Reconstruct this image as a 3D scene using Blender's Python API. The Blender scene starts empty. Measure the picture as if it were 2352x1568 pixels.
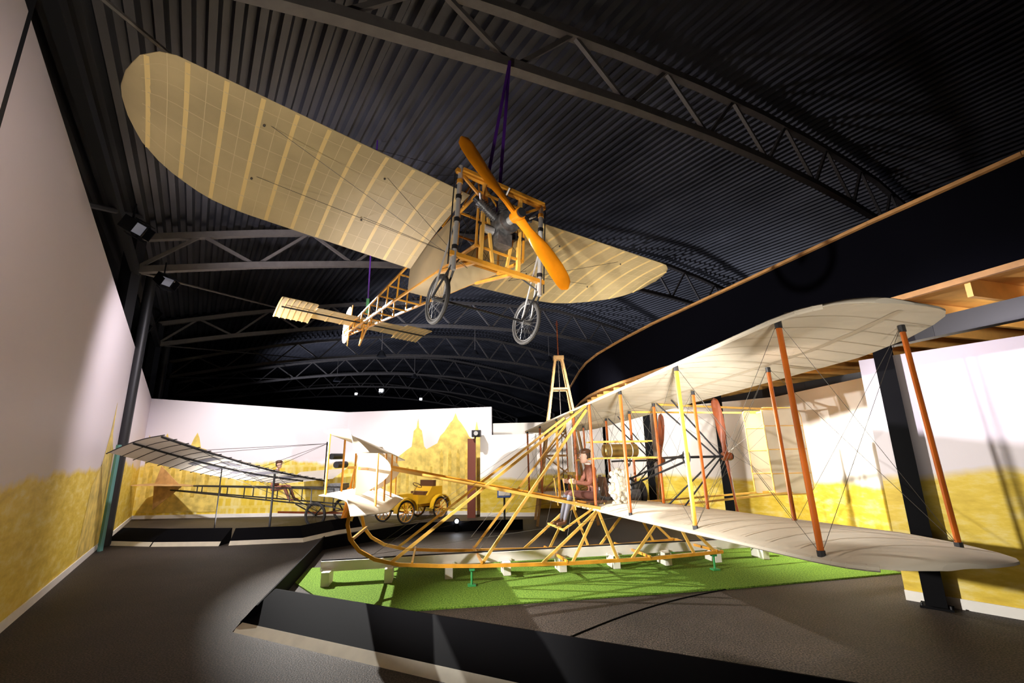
import bpy, math, random
import numpy as np
from mathutils import Vector, Matrix, Euler
random.seed(4)
D=bpy.data; SC=bpy.context.scene; COL=SC.collection
V3=Vector

# ---------------------------------------------------------------- materials
def mat(name,col,rough=.6,metal=0,var=0.0,vscale=6,bump=0,bscale=40,transl=0,emit=None,estr=0,coat=0,stretch=None,col2=None,spec=None):
    m=D.materials.new(name); m.use_nodes=True; nt=m.node_tree; N=nt.nodes; L=nt.links
    b=N['Principled BSDF']; b.inputs['Base Color'].default_value=(*col,1)
    b.inputs['Roughness'].default_value=rough; b.inputs['Metallic'].default_value=metal
    if spec is not None: b.inputs['Specular IOR Level'].default_value=spec
    if coat: b.inputs['Coat Weight'].default_value=coat; b.inputs['Coat Roughness'].default_value=.15
    tc=N.new('ShaderNodeTexCoord'); mp=N.new('ShaderNodeMapping'); L.new(tc.outputs['Object'],mp.inputs[0])
    if stretch: mp.inputs['Scale'].default_value=stretch
    colout=None
    if var>0 or col2:
        n=N.new('ShaderNodeTexNoise'); n.inputs['Scale'].default_value=vscale; n.inputs['Detail'].default_value=6
        L.new(mp.outputs[0],n.inputs['Vector'])
        r=N.new('ShaderNodeValToRGB'); L.new(n.outputs['Fac'],r.inputs[0])
        c2=col2 if col2 else tuple(min(1,c*(1+var)) for c in col)
        c1=col if col2 else tuple(c*(1-var) for c in col)
        r.color_ramp.elements[0].position=.35; r.color_ramp.elements[1].position=.65
        r.color_ramp.elements[0].color=(*c1,1); r.color_ramp.elements[1].color=(*c2,1)
        colout=r.outputs[0]; L.new(colout,b.inputs['Base Color'])
    if bump>0:
        n2=N.new('ShaderNodeTexNoise'); n2.inputs['Scale'].default_value=bscale; n2.inputs['Detail'].default_value=4
        L.new(mp.outputs[0],n2.inputs['Vector'])
        bp=N.new('ShaderNodeBump'); bp.inputs['Strength'].default_value=bump; bp.inputs['Distance'].default_value=.02
        L.new(n2.outputs['Fac'],bp.inputs['Height']); L.new(bp.outputs[0],b.inputs['Normal'])
    if transl>0:
        t=N.new('ShaderNodeBsdfTranslucent'); t.inputs[0].default_value=(*col,1)
        if colout: L.new(colout,t.inputs[0])
        mx=N.new('ShaderNodeMixShader'); mx.inputs[0].default_value=transl
        L.new(b.outputs[0],mx.inputs[1]); L.new(t.outputs[0],mx.inputs[2]); L.new(mx.outputs[0],N['Material Output'].inputs[0])
    if emit: b.inputs['Emission Color'].default_value=(*emit,1); b.inputs['Emission Strength'].default_value=estr
    return m

def mural(name,thr=1.9,amp=.7,scale=.6,houses=False,white=(.80,.74,.79)):
    m=D.materials.new(name); m.use_nodes=True; nt=m.node_tree; N=nt.nodes; L=nt.links
    b=N['Principled BSDF']; b.inputs['Roughness'].default_value=.55
    tc=N.new('ShaderNodeTexCoord'); sp=N.new('ShaderNodeSeparateXYZ'); L.new(tc.outputs['Object'],sp.inputs[0])
    def math_(op,a,bb,clamp=False):
        n=N.new('ShaderNodeMath'); n.operation=op; n.use_clamp=clamp
        for i,x in enumerate((a,bb)):
            if isinstance(x,(int,float)): n.inputs[i].default_value=x
            elif x is not None: L.new(x,n.inputs[i])
        return n.outputs[0]
    n=N.new('ShaderNodeTexNoise'); n.inputs['Scale'].default_value=scale; n.inputs['Detail'].default_value=5; n.inputs['Roughness'].default_value=.6
    cx=N.new('ShaderNodeMapping'); cx.inputs['Scale'].default_value=(1,1,.25); L.new(tc.outputs['Object'],cx.inputs[0]); L.new(cx.outputs[0],n.inputs['Vector'])
    sk=math_('ADD',math_('MULTIPLY',math_('SUBTRACT',n.outputs['Fac'],.5),amp*2.2),thr)
    d=math_('SUBTRACT',sk,sp.outputs['Z'])
    mask=math_('MULTIPLY',d,9,True)
    n2=N.new('ShaderNodeTexNoise'); n2.inputs['Scale'].default_value=2.2; n2.inputs['Detail'].default_value=9; n2.inputs['Roughness'].default_value=.65
    mp2=N.new('ShaderNodeMapping'); mp2.inputs['Scale'].default_value=(1,1,3.0 if not houses else .6); L.new(tc.outputs['Object'],mp2.inputs[0]); L.new(mp2.outputs[0],n2.inputs['Vector'])
    r=N.new('ShaderNodeValToRGB'); e=r.color_ramp.elements
    e[0].position=.28; e[0].color=(.60,.40,.025,1); e[1].position=.72; e[1].color=(.88,.76,.34,1)
    x=e.new(.5); x.color=(.80,.58,.06,1)
    fac=n2.outputs['Fac']
    if houses:
        br=N.new('ShaderNodeTexBrick'); br.inputs['Scale'].default_value=1.0
        br.inputs['Brick Width'].default_value=.28; br.inputs['Row Height'].default_value=.34; br.inputs['Mortar Size'].default_value=.05
        br.inputs['Color1'].default_value=(.35,.35,.35,1); br.inputs['Color2'].default_value=(.7,.7,.7,1); br.inputs['Mortar'].default_value=(.9,.9,.9,1)
        cb=N.new('ShaderNodeCombineXYZ'); L.new(sp.outputs['X'],cb.inputs[0]); L.new(sp.outputs['Z'],cb.inputs[1]); L.new(cb.outputs[0],br.inputs['Vector'])
        fac=math_('ADD',math_('MULTIPLY',n2.outputs['Fac'],.7),math_('MULTIPLY',br.outputs['Color'],.28))
    L.new(fac,r.inputs[0])
    mx=N.new('ShaderNodeMix'); mx.data_type='RGBA'; L.new(mask,mx.inputs[0])
    mx.inputs[6].default_value=(*white,1); L.new(r.outputs[0],mx.inputs[7]); L.new(mx.outputs[2],b.inputs['Base Color'])
    return m

M={}
M['fab']=mat('cream_fabric',(.84,.76,.63),.85,var=.05,vscale=2,bump=.15,bscale=8,transl=.10)
M['fabseam']=mat('fabric_seam',(.64,.55,.42),.85)
M['bfab']=mat('waxed_linen',(.56,.44,.235),.6,var=.12,vscale=1.2,bump=.1,bscale=10,transl=.30)
M['brib']=mat('linen_over_rib',(.78,.57,.24),.6,transl=.2)
M['bseam']=mat('linen_seam',(.66,.53,.30),.6,transl=.2)
M['ywood']=mat('varnished_ash',(.76,.34,.035),.35,var=.15,vscale=5,coat=.4,stretch=(1,1,.3))
M['lwood']=mat('pale_spruce',(.86,.49,.10),.4,var=.12,vscale=6,coat=.3)
M['rwood']=mat('varnished_mahogany',(.22,.05,.015),.3,var=.3,vscale=3,coat=.5)
M['owood']=mat('orange_strut_wood',(.52,.12,.012),.35,var=.28,vscale=2,coat=.4)
M['prop']=mat('laminated_propeller_wood',(.88,.28,.008),.28,var=.15,vscale=4,coat=.6)
M['pwood']=mat('raw_pine',(.50,.29,.11),.6,var=.2,vscale=5)
M['steel']=mat('brushed_steel',(.66,.66,.68),.35,.5)
M['rim']=mat('dull_wheel_rim',(.20,.20,.21),.4,.6)
M['dsteel']=mat('dark_steel',(.035,.035,.04),.45,.5)
M['wire']=mat('wire',(.08,.07,.06),.5,.6)
M['engine']=mat('engine_castings',(.15,.15,.16),.4,.5,var=.3,vscale=20)
M['brass']=mat('brass_tank',(.40,.28,.09),.3,.9)
M['rubber']=mat('grey_rubber',(.04,.037,.037),.7)
M['black']=mat('black_paint',(.004,.004,.005),.8,spec=.1)
M['plinth']=mat('black_plinth_board',(.003,.003,.0045),.75,spec=.06)
M['white']=mat('white_paint',(.88,.85,.80),.5,var=.03)
M['strip']=mat('white_kick_strip',(.82,.77,.64),.55,var=.06)
M['green']=mat('green_steel',(.04,.30,.09),.5)
M['teal']=mat('teal_pole',(.12,.32,.30),.5)
M['purple']=mat('purple_sling',(.10,.015,.28),.6)
M['roof']=mat('roof_sheet',(.048,.048,.056),.40,.35,var=.35,vscale=.4)
M['truss']=mat('grey_truss_paint',(.125,.11,.10),.5,var=.1)
M['dark']=mat('dark_hall_wall',(.006,.006,.009),.9,spec=.1)
M['blackfab']=mat('black_cloth',(.0025,.0025,.004),1.0,spec=0)
M['trimw']=mat('pine_trim',(.42,.21,.07),.55,var=.15)
M['ply']=mat('plywood',(.78,.43,.12),.6,var=.12,vscale=3)
M['yellow']=mat('yellow_car_paint',(.70,.40,.015),.3,coat=.6)
M['print']=mat('yellow_print',(.76,.57,.14),.6,var=.25,vscale=3.5)
M['print2']=mat('dark_yellow_print',(.64,.45,.08),.6,var=.25,vscale=5)
M['skin']=mat('skin',(.68,.42,.32),.5)
M['hair']=mat('hair',(.05,.025,.015),.7)
M['jacket']=mat('brown_wool_jacket',(.27,.10,.065),.75,var=.15,vscale=20)
M['trou']=mat('brown_trousers',(.14,.055,.045),.8,var=.1,vscale=20)
M['boot']=mat('grey_gaiters',(.14,.14,.18),.5)
M['leather']=mat('brown_leather',(.10,.04,.02),.4)
M['fur']=mat('white_sheepskin',(.80,.73,.60),.95,bump=1,bscale=60)
M['lens']=mat('lamp_glass',(1,1,1),.3,emit=(.9,.93,1),estr=60)
M['lensd']=mat('lamp_glass_dim',(.12,.12,.13),.15,emit=(.8,.8,1),estr=.10)
M['redbr']=mat('red_brown_panel',(.16,.04,.025),.6)
M['blue']=mat('blue_sign',(.05,.12,.4),.5)
M['eye']=mat('eye_white',(.8,.8,.8),.3)
M['lip']=mat('lips',(.5,.18,.15),.5)
M['awing']=mat('pale_ribbed_wing_fabric',(.80,.73,.64),.75,var=.08,vscale=.9,transl=.25)
M['apatch']=mat('dark_wing_patch',(.20,.19,.22),.8,transl=.1)

def floor_mat():
    m=D.materials.new('dark_speckled_floor'); m.use_nodes=True; N=m.node_tree.nodes; L=m.node_tree.links; b=N['Principled BSDF']
    tc=N.new('ShaderNodeTexCoord')
    n=N.new('ShaderNodeTexNoise'); n.inputs['Scale'].default_value=60; n.inputs['Detail'].default_value=3; L.new(tc.outputs['Object'],n.inputs['Vector'])
    n1=N.new('ShaderNodeTexNoise'); n1.inputs['Scale'].default_value=.6; n1.inputs['Detail'].default_value=8; n1.inputs['Roughness'].default_value=.7; L.new(tc.outputs['Object'],n1.inputs['Vector'])
    r=N.new('ShaderNodeValToRGB'); e=r.color_ramp.elements; e[0].position=.40; e[0].color=(.010,.0085,.008,1); e[1].position=.72; e[1].color=(.11,.088,.075,1); L.new(n.outputs['Fac'],r.inputs[0])
    r1=N.new('ShaderNodeValToRGB'); e=r1.color_ramp.elements; e[0].position=.3; e[0].color=(.5,.5,.5,1); e[1].position=.7; e[1].color=(1.2,1.1,1.0,1); L.new(n1.outputs['Fac'],r1.inputs[0])
    mx=N.new('ShaderNodeMix'); mx.data_type='RGBA'; mx.blend_type='MULTIPLY'; mx.inputs[0].default_value=1; L.new(r.outputs[0],mx.inputs[6]); L.new(r1.outputs[0],mx.inputs[7]); L.new(mx.outputs[2],b.inputs['Base Color'])
    b.inputs['Roughness'].default_value=.6; b.inputs['Specular IOR Level'].default_value=.2
    bp=N.new('ShaderNodeBump'); bp.inputs['Strength'].default_value=.5; bp.inputs['Distance'].default_value=.01; L.new(n.outputs['Fac'],bp.inputs['Height']); L.new(bp.outputs[0],b.inputs['Normal'])
    return m
def grass_mat():
    m=D.materials.new('artificial_grass'); m.use_nodes=True; N=m.node_tree.nodes; L=m.node_tree.links; b=N['Principled BSDF']
    tc=N.new('ShaderNodeTexCoord')
    n=N.new('ShaderNodeTexNoise'); n.inputs['Scale'].default_value=45; n.inputs['Detail'].default_value=4; n.inputs['Roughness'].default_value=.8; L.new(tc.outputs['Object'],n.inputs['Vector'])
    r=N.new('ShaderNodeValToRGB'); e=r.color_ramp.elements; e[0].position=.38; e[0].color=(.035,.095,.008,1); e[1].position=.64; e[1].color=(.24,.39,.05,1); L.new(n.outputs['Fac'],r.inputs[0]); L.new(r.outputs[0],b.inputs['Base Color'])
    b.inputs['Roughness'].default_value=.9; b.inputs['Specular IOR Level'].default_value=.15
    bp=N.new('ShaderNodeBump'); bp.inputs['Strength'].default_value=.8; bp.inputs['Distance'].default_value=.02; L.new(n.outputs['Fac'],bp.inputs['Height']); L.new(bp.outputs[0],b.inputs['Normal'])
    return m
M['floor']=floor_mat(); M['grass']=grass_mat()

# ---------------------------------------------------------------- mesh builder
class MB:
    def __init__(s): s.V=[];s.F=[];s.I=[];s.mats=[]
    def mi(s,m):
        if m not in s.mats: s.mats.append(m)
        return s.mats.index(m)
    def add(s,vs,fs,m):
        o=len(s.V); s.V+= [tuple(v) for v in vs]; k=s.mi(m)
        for f in fs: s.F.append([o+i for i in f]); s.I.append(k)
    def cyl(s,p,q,r,m,r2=None,n=8,el=1.0,up=None):
        p=V3(p);q=V3(q); d=q-p
        if d.length<1e-6: return
        r2=r if r2 is None else r2; d.normalize()
        a=V3(up) if up else (V3((0,0,1)) if abs(d.z)<.9 else V3((1,0,0)))
        u=(a-d*a.dot(d)).normalized(); w=d.cross(u)
        vs=[]
        for c,rr in((p,r),(q,r2)):
            for i in range(n):
                t=2*math.pi*i/n; vs.append(c+u*math.cos(t)*rr+w*math.sin(t)*rr*el)
        fs=[[i,(i+1)%n,n+(i+1)%n,n+i] for i in range(n)]+[list(range(n))[::-1],list(range(n,2*n))]
        s.add(vs,fs,m)
    def path(s,pts,r,m,n=8):
        for a,b in zip(pts[:-1],pts[1:]): s.cyl(a,b,r,m,n=n)
        for a in pts[1:-1]: s.sph(a,(r,r,r),m,6,4)
    def beam(s,p,q,w,h,m,up=(0,0,1)):
        p=V3(p);q=V3(q);d=(q-p).normalized();up=V3(up)
        if abs(d.dot(up))>.98: up=V3((1,0,0))
        u=(up-d*up.dot(d)).normalized(); x=d.cross(u)
        vs=[c+x*a*w/2+u*b*h/2 for c in(p,q) for a,b in((-1,-1),(1,-1),(1,1),(-1,1))]
        s.add(vs,[[0,3,2,1],[4,5,6,7],[0,1,5,4],[1,2,6,5],[2,3,7,6],[3,0,4,7]],m)
    def box(s,c,sz,m,R=None):
        vs=[]
        for z in(-1,1):
            for x,y in((-1,-1),(1,-1),(1,1),(-1,1)):
                v=V3((x*sz[0]/2,y*sz[1]/2,z*sz[2]/2))
                if R: v=R@v
                vs.append(V3(c)+v)
        s.add(vs,[[0,3,2,1],[4,5,6,7],[0,1,5,4],[1,2,6,5],[2,3,7,6],[3,0,4,7]],m)
    def prism(s,pts,vec,m):
        n=len(pts);vec=V3(vec);a=[V3(p) for p in pts];b=[p+vec for p in a]
        s.add(a+b,[list(range(n))[::-1],list(range(n,2*n))]+[[i,(i+1)%n,n+(i+1)%n,n+i] for i in range(n)],m)
    def sph(s,c,r,m,seg=16,ring=10,R=None):
        if isinstance(r,(int,float)): r=(r,r,r)
        vs=[];c=V3(c)
        for j in range(1,ring):
            ph=math.pi*j/ring
            for i in range(seg):
                t=2*math.pi*i/seg; v=V3((r[0]*math.sin(ph)*math.cos(t),r[1]*math.sin(ph)*math.sin(t),r[2]*math.cos(ph)))
                vs.append(c+(R@v if R else v))
        t0=V3((0,0,r[2]));b0=V3((0,0,-r[2])); vs+= [c+(R@t0 if R else t0),c+(R@b0 if R else b0)]
        T=len(vs)-2;B=T+1;fs=[]
        for j in range(ring-2):
            for i in range(seg): fs.append([j*seg+i,(j+1)*seg+i,(j+1)*seg+(i+1)%seg,j*seg+(i+1)%seg])
        for i in range(seg): fs.append([T,i,(i+1)%seg]); fs.append([B,(ring-2)*seg+(i+1)%seg,(ring-2)*seg+i])
        s.add(vs,fs,m)
    def torus(s,c,axis,R_,r,m,n=32,k=8):
        c=V3(c);a=V3(axis).normalized();u=a.orthogonal().normalized();w=a.cross(u);vs=[]
        for i in range(n):
            t=2*math.pi*i/n;d=u*math.cos(t)+w*math.sin(t)
            for j in range(k):
                q=2*math.pi*j/k; vs.append(c+d*(R_+r*math.cos(q))+a*r*math.sin(q))
        s.add(vs,[[i*k+j,((i+1)%n)*k+j,((i+1)%n)*k+(j+1)%k,i*k+(j+1)%k] for i in range(n) for j in range(k)],m)
    def wheel(s,c,axis,R_,r,rim,tyre,spoke,ns=20,hub=.03,sr=.002):
        s.torus(c,axis,R_-r,r,tyre); s.torus(c,axis,R_-2.1*r,r*.4,rim)
        c=V3(c);a=V3(axis).normalized();u=a.orthogonal().normalized();w=a.cross(u)
        s.cyl(c-a*.06,c+a*.06,hub,rim,n=12)
        for i in range(ns):
            t=2*math.pi*i/ns; d=u*math.cos(t)+w*math.sin(t); s.cyl(c+a*.05*(-1)**i,c+d*(R_-2.1*r),sr,spoke,n=4)
    def grid(s,rows,m,closed=False):
        n=len(rows[0]);vs=[v for r in rows for v in r];fs=[]
        for j in range(len(rows)-1):
            for i in range(n if closed else n-1):
                fs.append([j*n+i,j*n+(i+1)%n,(j+1)*n+(i+1)%n,(j+1)*n+i])
        s.add(vs,fs,m)
    def obj(s,name,mw=None,parent=None,smooth=True,ang=.6):
        me=D.meshes.new(name); me.from_pydata(s.V,[],s.F)
        for m in s.mats: me.materials.append(m)
        me.polygons.foreach_set('material_index',s.I)
        me.update()
        if smooth:
            me.polygons.foreach_set('use_smooth',[True]*len(me.polygons))
            try: me.set_sharp_from_angle(angle=ang)
            except Exception: pass
        o=D.objects.new(name,me); COL.objects.link(o)
        if parent is not None: o.parent=parent
        if mw is not None: o.matrix_world=mw
        return o
def empty(name,mw=None):
    e=D.objects.new(name,None); COL.objects.link(e); e.empty_display_size=.1
    if mw is not None: e.matrix_world=mw
    return e
def RX(a): return Matrix.Rotation(a,4,'X')
def RY(a): return Matrix.Rotation(a,4,'Y')
def RZ(a): return Matrix.Rotation(a,4,'Z')

def wing(mb,ys,le,te,zc,th,m,mp=lambda x,y,z:(x,y,z),nx=14):
    rows=[]
    for y in ys:
        a,b=le(y),te(y); loop=[]
        cs=[(1-math.cos(math.pi*i/nx))/2 for i in range(nx+1)]
        def t(c): return th*(min(1,4*c)**.5)*(1-.75*c)+.006
        for c in cs: loop.append(V3(mp(a+(b-a)*c,y,zc(c,y)+t(c)*.5)))
        for c in cs[::-1]: loop.append(V3(mp(a+(b-a)*c,y,zc(c,y)-t(c)*.5)))
        rows.append(loop)
    mb.grid(rows,m,closed=True)
    n=len(rows[0])
    mb.add(rows[0],[list(range(n))],m); mb.add(rows[-1],[list(range(n))[::-1]],m)
def strip_rib(mb,y,le,te,zc,w,off,m,mp,n=12,c0=0.0,c1=1.0):
    a,b=le(y),te(y);rows=[]
    for i in range(n+1):
        c=c0+(c1-c0)*i/n
        rows.append([V3(mp(a+(b-a)*c,y-w/2,zc(c,y)+off)),V3(mp(a+(b-a)*c,y+w/2,zc(c,y)+off))])
    mb.grid(rows,m)
def strip_span(mb,c,ys,le,te,zc,w,off,m,mp):
    rows=[]
    for y in ys:
        a,b=le(y),te(y);x=a+(b-a)*c;dc=w/2/max(.2,abs(b-a))
        rows.append([V3(mp(a+(b-a)*(c-dc),y,zc(c-dc,y)+off)),V3(mp(a+(b-a)*(c+dc),y,zc(c+dc,y)+off))])
    mb.grid(rows,m)

# ---------------------------------------------------------------- room
H=1.937
def wallpanel(name,p,q,z0p,z1p,z1q,m,th=.12,base=True,side=1):
    p=V3((p[0],p[1],0));q=V3((q[0],q[1],0));L=(q-p).length;a=math.atan2(q.y-p.y,q.x-p.x)
    mb=MB(); mb.prism([(0,0,0),(L,0,0),(L,0,z1q),(0,0,z1p)],(0,th*side,0),m)
    mw=Matrix.Translation(p)@RZ(a)
    o=mb.obj(name,mw,smooth=False)
    if base:
        mb=MB(); mb.box((L/2,-.012*side,.06),(L,.02,.12),M['white']); mb.obj(name.replace('wall_','baseboard_'),mw,smooth=False)
    return o
mb=MB(); mb.box((6,25,-.1),(90,90,.2),M['floor']); mb.obj('floor',smooth=False)
mL=mural('left_wall_print',1.85,.55,.35,white=(.72,.64,.69)); mB=mural('back_wall_print',1.85,.35,.8,houses=True); mR=mural('right_wall_print',1.6,.28,.5)
mR2=mural('rear_wall_print',1.25,.2,.5,white=(.86,.80,.75))
wallpanel('wall_left',(-13.5,17.2),(-2.9,1.2),0,4.24,6.15,mL,side=-1)
wallpanel('wall_back',(-6.1,17.2),(-13.5,17.2),0,3.59,4.24,mB,side=-1)
wallpanel('wall_back.001',(-.78,16.6),(-6.1,17.2),0,3.63,3.59,mB,side=-1)
wallpanel('wall_right',(7.9,3.4),(5.12,6.73),0,3.28,3.2,mR,side=-1)
wallpanel('wall_rear_right',(6.95,7.0),(6.9,12.2),0,3.3,3.3,mR2,side=-1)
wallpanel('wall_rear_right.001',(6.9,12.2),(3.2,16.4),0,3.3,3.3,mR2,side=-1)
wallpanel('wall_display',(.75,15.9),(-1.15,16.1),0,2.62,2.62,mR2,side=-1)
wallpanel('wall_display.001',(3.4,18.0),(-.8,18.2),0,3.15,3.15,mR2,base=False,side=-1)

def skyline(name,p,q,shapes):
    p=V3((p[0],p[1],0));q=V3((q[0],q[1],0));a=math.atan2(q.y-p.y,q.x-p.x);mb=MB()
    for k,(pts,m) in enumerate(shapes):
        mb.prism([(x,-.004-.0015*k,z) for x,z in pts],(0,.001,0),m)
    return mb.obj(name,Matrix.Translation(p)@RZ(a),smooth=False)
P_,P2=M['print'],M['print2']
church=[([(3.0,0.2),(5.1,.2),(5.1,2.4),(4.95,2.5),(4.82,3.15),(4.70,2.5),(4.55,2.6),(4.45,2.8),(4.35,2.95),(4.25,3.1),(4.15,3.2),(4.05,3.45),(3.95,3.2),(3.85,3.1),(3.75,2.95),(3.65,2.8),(3.5,2.65),(3.4,2.4),(3.2,2.3),(3.0,2.2)],P_),
 ([(1.9,.2),(3.1,.2),(3.1,2.1),(2.92,2.3),(2.82,2.85),(2.72,2.95),(2.67,3.3),(2.62,2.95),(2.52,2.85),(2.46,2.3),(2.3,2.2),(1.9,1.9)],P_)]
for x in (3.5,3.8,4.1,4.4,4.7): church.append(([(x,.6),(x+.12,.6),(x+.12,2.0),(x+.06,2.2),(x,2.0)],P2))
for x in (3.15,2.0,2.3,2.6): church.append(([(x,.5),(x+.09,.5),(x+.09,1.6),(x,1.6)],P2))
skyline('mural_church',(-6.1,17.19),(-.78,16.59),church)
old=[([(.15,.2),(2.9,.2),(2.9,1.9),(2.4,2.1),(2.3,2.35),(2.1,2.4),(2.0,2.75),(1.9,2.95),(1.8,2.75),(1.7,2.45),(1.2,2.5),(1.1,2.7),(.9,2.7),(.8,2.95),(.7,2.7),(.3,2.6),(.15,2.9)],P_)]
for x in (.35,.75,1.15,1.55,1.95,2.4): old.append(([(x,.7),(x+.14,.7),(x+.14,1.8),(x,1.8)],P2))
skyline('mural_town_houses',(-13.48,17.19),(-6.1,17.19),old)
mb=MB(); mb.prism([(0,.004,.15),(2.4,.004,.15),(2.1,.004,1.5),(1.35,.004,1.9),(.95,.004,2.6),(.80,.004,3.3),(.66,.004,2.6),(.3,.004,2.3),(0,.004,2.2)],(0,.003,0),P_)
mb.obj('mural_steeple',Matrix.Translation((-9.70,11.464,0))@RZ(math.atan2(-16,10.6)),smooth=False)
mb=MB(); mb.beam((-9.42,11.25,0),(-9.42,11.25,2.35),.09,.06,M['teal']); mb.obj('teal_pole',smooth=False)

# ---- hall shell
A=V3((-.56,.83,0)).normalized(); C=V3((.83,.56,0)).normalized(); O=V3((-4.45,3.2,0))
W=44
def hp(s,t,z): return O+C*s+A*t+V3((0,0,z))
def zb(s): return 6.7+3.2*(1-((s-22)/22)**2)
def zt(s): return zb(s)+.9+.9*(1-abs(s-22)/22)
mb=MB(); rows=[];n=150
prof=[]
for i in range(n):
    s0=-1.5+i*(W+3)/n; w=(W+3)/n
    for f,dz in((0,0),(.35,0),(.5,.12),(.85,.12)):
        s=s0+f*w; prof.append((s,zt(max(0,min(W,s)))+.25+dz))
for t in(-14,10,34,62): rows.append([hp(s,t,z) for s,z in prof])
mb.grid(rows,M['roof']); mb.obj('ceiling',smooth=False)
tr=empty('roof_truss_frame')
for k in range(-1,7):
    t=k*9.4; mb=MB(); n=16; pts=[];top=[]
    for i in range(n+1):
        s=W*i/n; pts.append(hp(s,t,zb(s))); top.append(hp(s,t,zt(s)))
    for i in range(n):
        mb.beam(pts[i],pts[i+1],.18,.17,M['truss']); mb.beam(top[i],top[i+1],.18,.17,M['truss'])
        mid=(top[i]+top[i+1])/2
        mb.beam(pts[i],mid,.08,.08,M['truss']); mb.beam(mid,pts[i+1],.08,.08,M['truss'])
    mb.beam(hp(0,t,0),hp(0,t,zt(0)),.3,.3,M['dsteel'])
    mb.beam(hp(W,t,0),hp(W,t,zt(0)),.3,.3,M['truss'])
    mb.obj('truss_%d'%(k+2),parent=tr,smooth=False)
mb=MB()
for k in range(0,6):
    mb.cyl(hp(0,k*9.4,zb(0)),hp(8,(k+1)*9.4,zb(8)),.03,M['truss'],n=6)
    mb.cyl(hp(0.1,k*9.4,4.2),hp(.1,(k+1)*9.4,8.2),.05,M['dsteel'],n=6)
    mb.beam(hp(0.1,k*9.4,zb(0)),hp(.1,(k+1)*9.4,zb(0)),.15,.2,M['dsteel'])
mb.obj('purlins',parent=tr,smooth=False)
mb=MB(); mb.prism([hp(-1.3,-12,0),hp(-1.3,62,0),hp(-1.3,62,9),hp(-1.3,-12,9)],C*-.2,M['dark']); mb.obj('wall_hall_left',smooth=False)
mb=MB(); mb.prism([hp(W+1,-12,0),hp(W+1,62,0),hp(W+1,62,9),hp(W+1,-12,9)],C*.2,M['dark']); mb.obj('wall_hall_right',smooth=False)
mb=MB(); mb.prism([hp(-1.5,60,0),hp(W+1.5,60,0),hp(W+1.5,60,12),hp(-1.5,60,12)],A*.2,M['dark']); mb.obj('wall_hall_end',smooth=False)
mb=MB()
for t in(9.4+.9,18.8+.9): mb.cyl(hp(.35,t,0),hp(.35,t,7.4),.13,M['dsteel'],n=14)
mb.obj('drain_pipe',parent=tr)

# ---- mezzanine
mz=empty('mezzanine')
line=[(8.6,-1.5),(6.95,1.5),(5.62,4.43),(5.08,5.95),(4.3,8.45),(3.49,10.98),(3.05,12.8),(2.74,14.4),(2.60,15.9),(2.60,17.6),(2.75,21.9),(3.2,27)]
ZT,ZB=5.0,3.85
mb=MB()
for a,b in zip(line[:-1],line[1:]):
    mb.prism([(a[0],a[1],ZB),(b[0],b[1],ZB),(b[0],b[1],ZT),(a[0],a[1],ZT)],(.08,.02,0),M['blackfab'])
mb.obj('parapet',parent=mz,smooth=False)
mb=MB()
for a,b in zip(line[:-1],line[1:]):
    mb.beam((a[0],a[1],ZT+.015),(b[0],b[1],ZT+.015),.13,.045,M['trimw'])
    mb.beam((a[0]-.01,a[1],ZB),(b[0]-.01,b[1],ZB),.05,.07,M['trimw'])
mb.obj('wood_trim',parent=mz,smooth=False)
mb=MB()
poly=[(x+.05,y,ZB+.05) for x,y in line]; poly+= [(16,27,ZB+.05),(16,-1.5,ZB+.05)]
mb.prism(poly,(0,0,.06),M['ply']); mb.obj('deck',parent=mz,smooth=False)
mb=MB()
for i in range(len(line)-3):
    a=V3((*line[i],ZB-.08));b=V3((*line[i+1],ZB-.08));nn=max(1,int((b-a).length/.62))
    for k in range(nn):
        p=a.lerp(b,k/nn); q=p+V3((7.5,2.4,0)); mb.beam(p+V3((.1,.03,0)),q,.06,.22,M['ply'])
mb.obj('joists',parent=mz,smooth=False)
mb=MB()
for off in (.75,4.2):
    for a,b in zip(line[:-1],line[1:]): mb.beam((a[0]+off,a[1]+.25*off,ZB-.32),(b[0]+off,b[1]+.25*off,ZB-.32),.16,.26,M['dsteel'])
mb.obj('steel_edge_beam',parent=mz,smooth=False)
def hpost(mb,x,y,z,w=.2,rot=.0):
    R=RZ(rot).to_3x3()
    mb.box((x,y,z/2),(.02,w,z),M['black'],R)
    for s in(-1,1):
        o=R@V3((0,s*w/2,0)); mb.box((x+o.x,y+o.y,z/2),(w,.018,z),M['black'],R)
    mb.box((x,y,.012),(w*1.5,w*1.5,.024),M['black'],R)
    for sx in(-1,1):
        for sy in(-1,1):
            o=R@V3((sx*w*.65,sy*w*.65,.03)); mb.cyl((x+o.x,y+o.y,.02),(x+o.x,y+o.y,.06),.014,M['dsteel'],n=6)
for i,(x,y,r_) in enumerate([(5.25,6.42,-.75),(5.1,11.6,-.42),(4.15,14.6,-.3)]):
    mb=MB(); hpost(mb,x,y,ZB-.2,.21,r_); mb.obj('steel_post_%d'%i,parent=mz,smooth=False)

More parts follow.
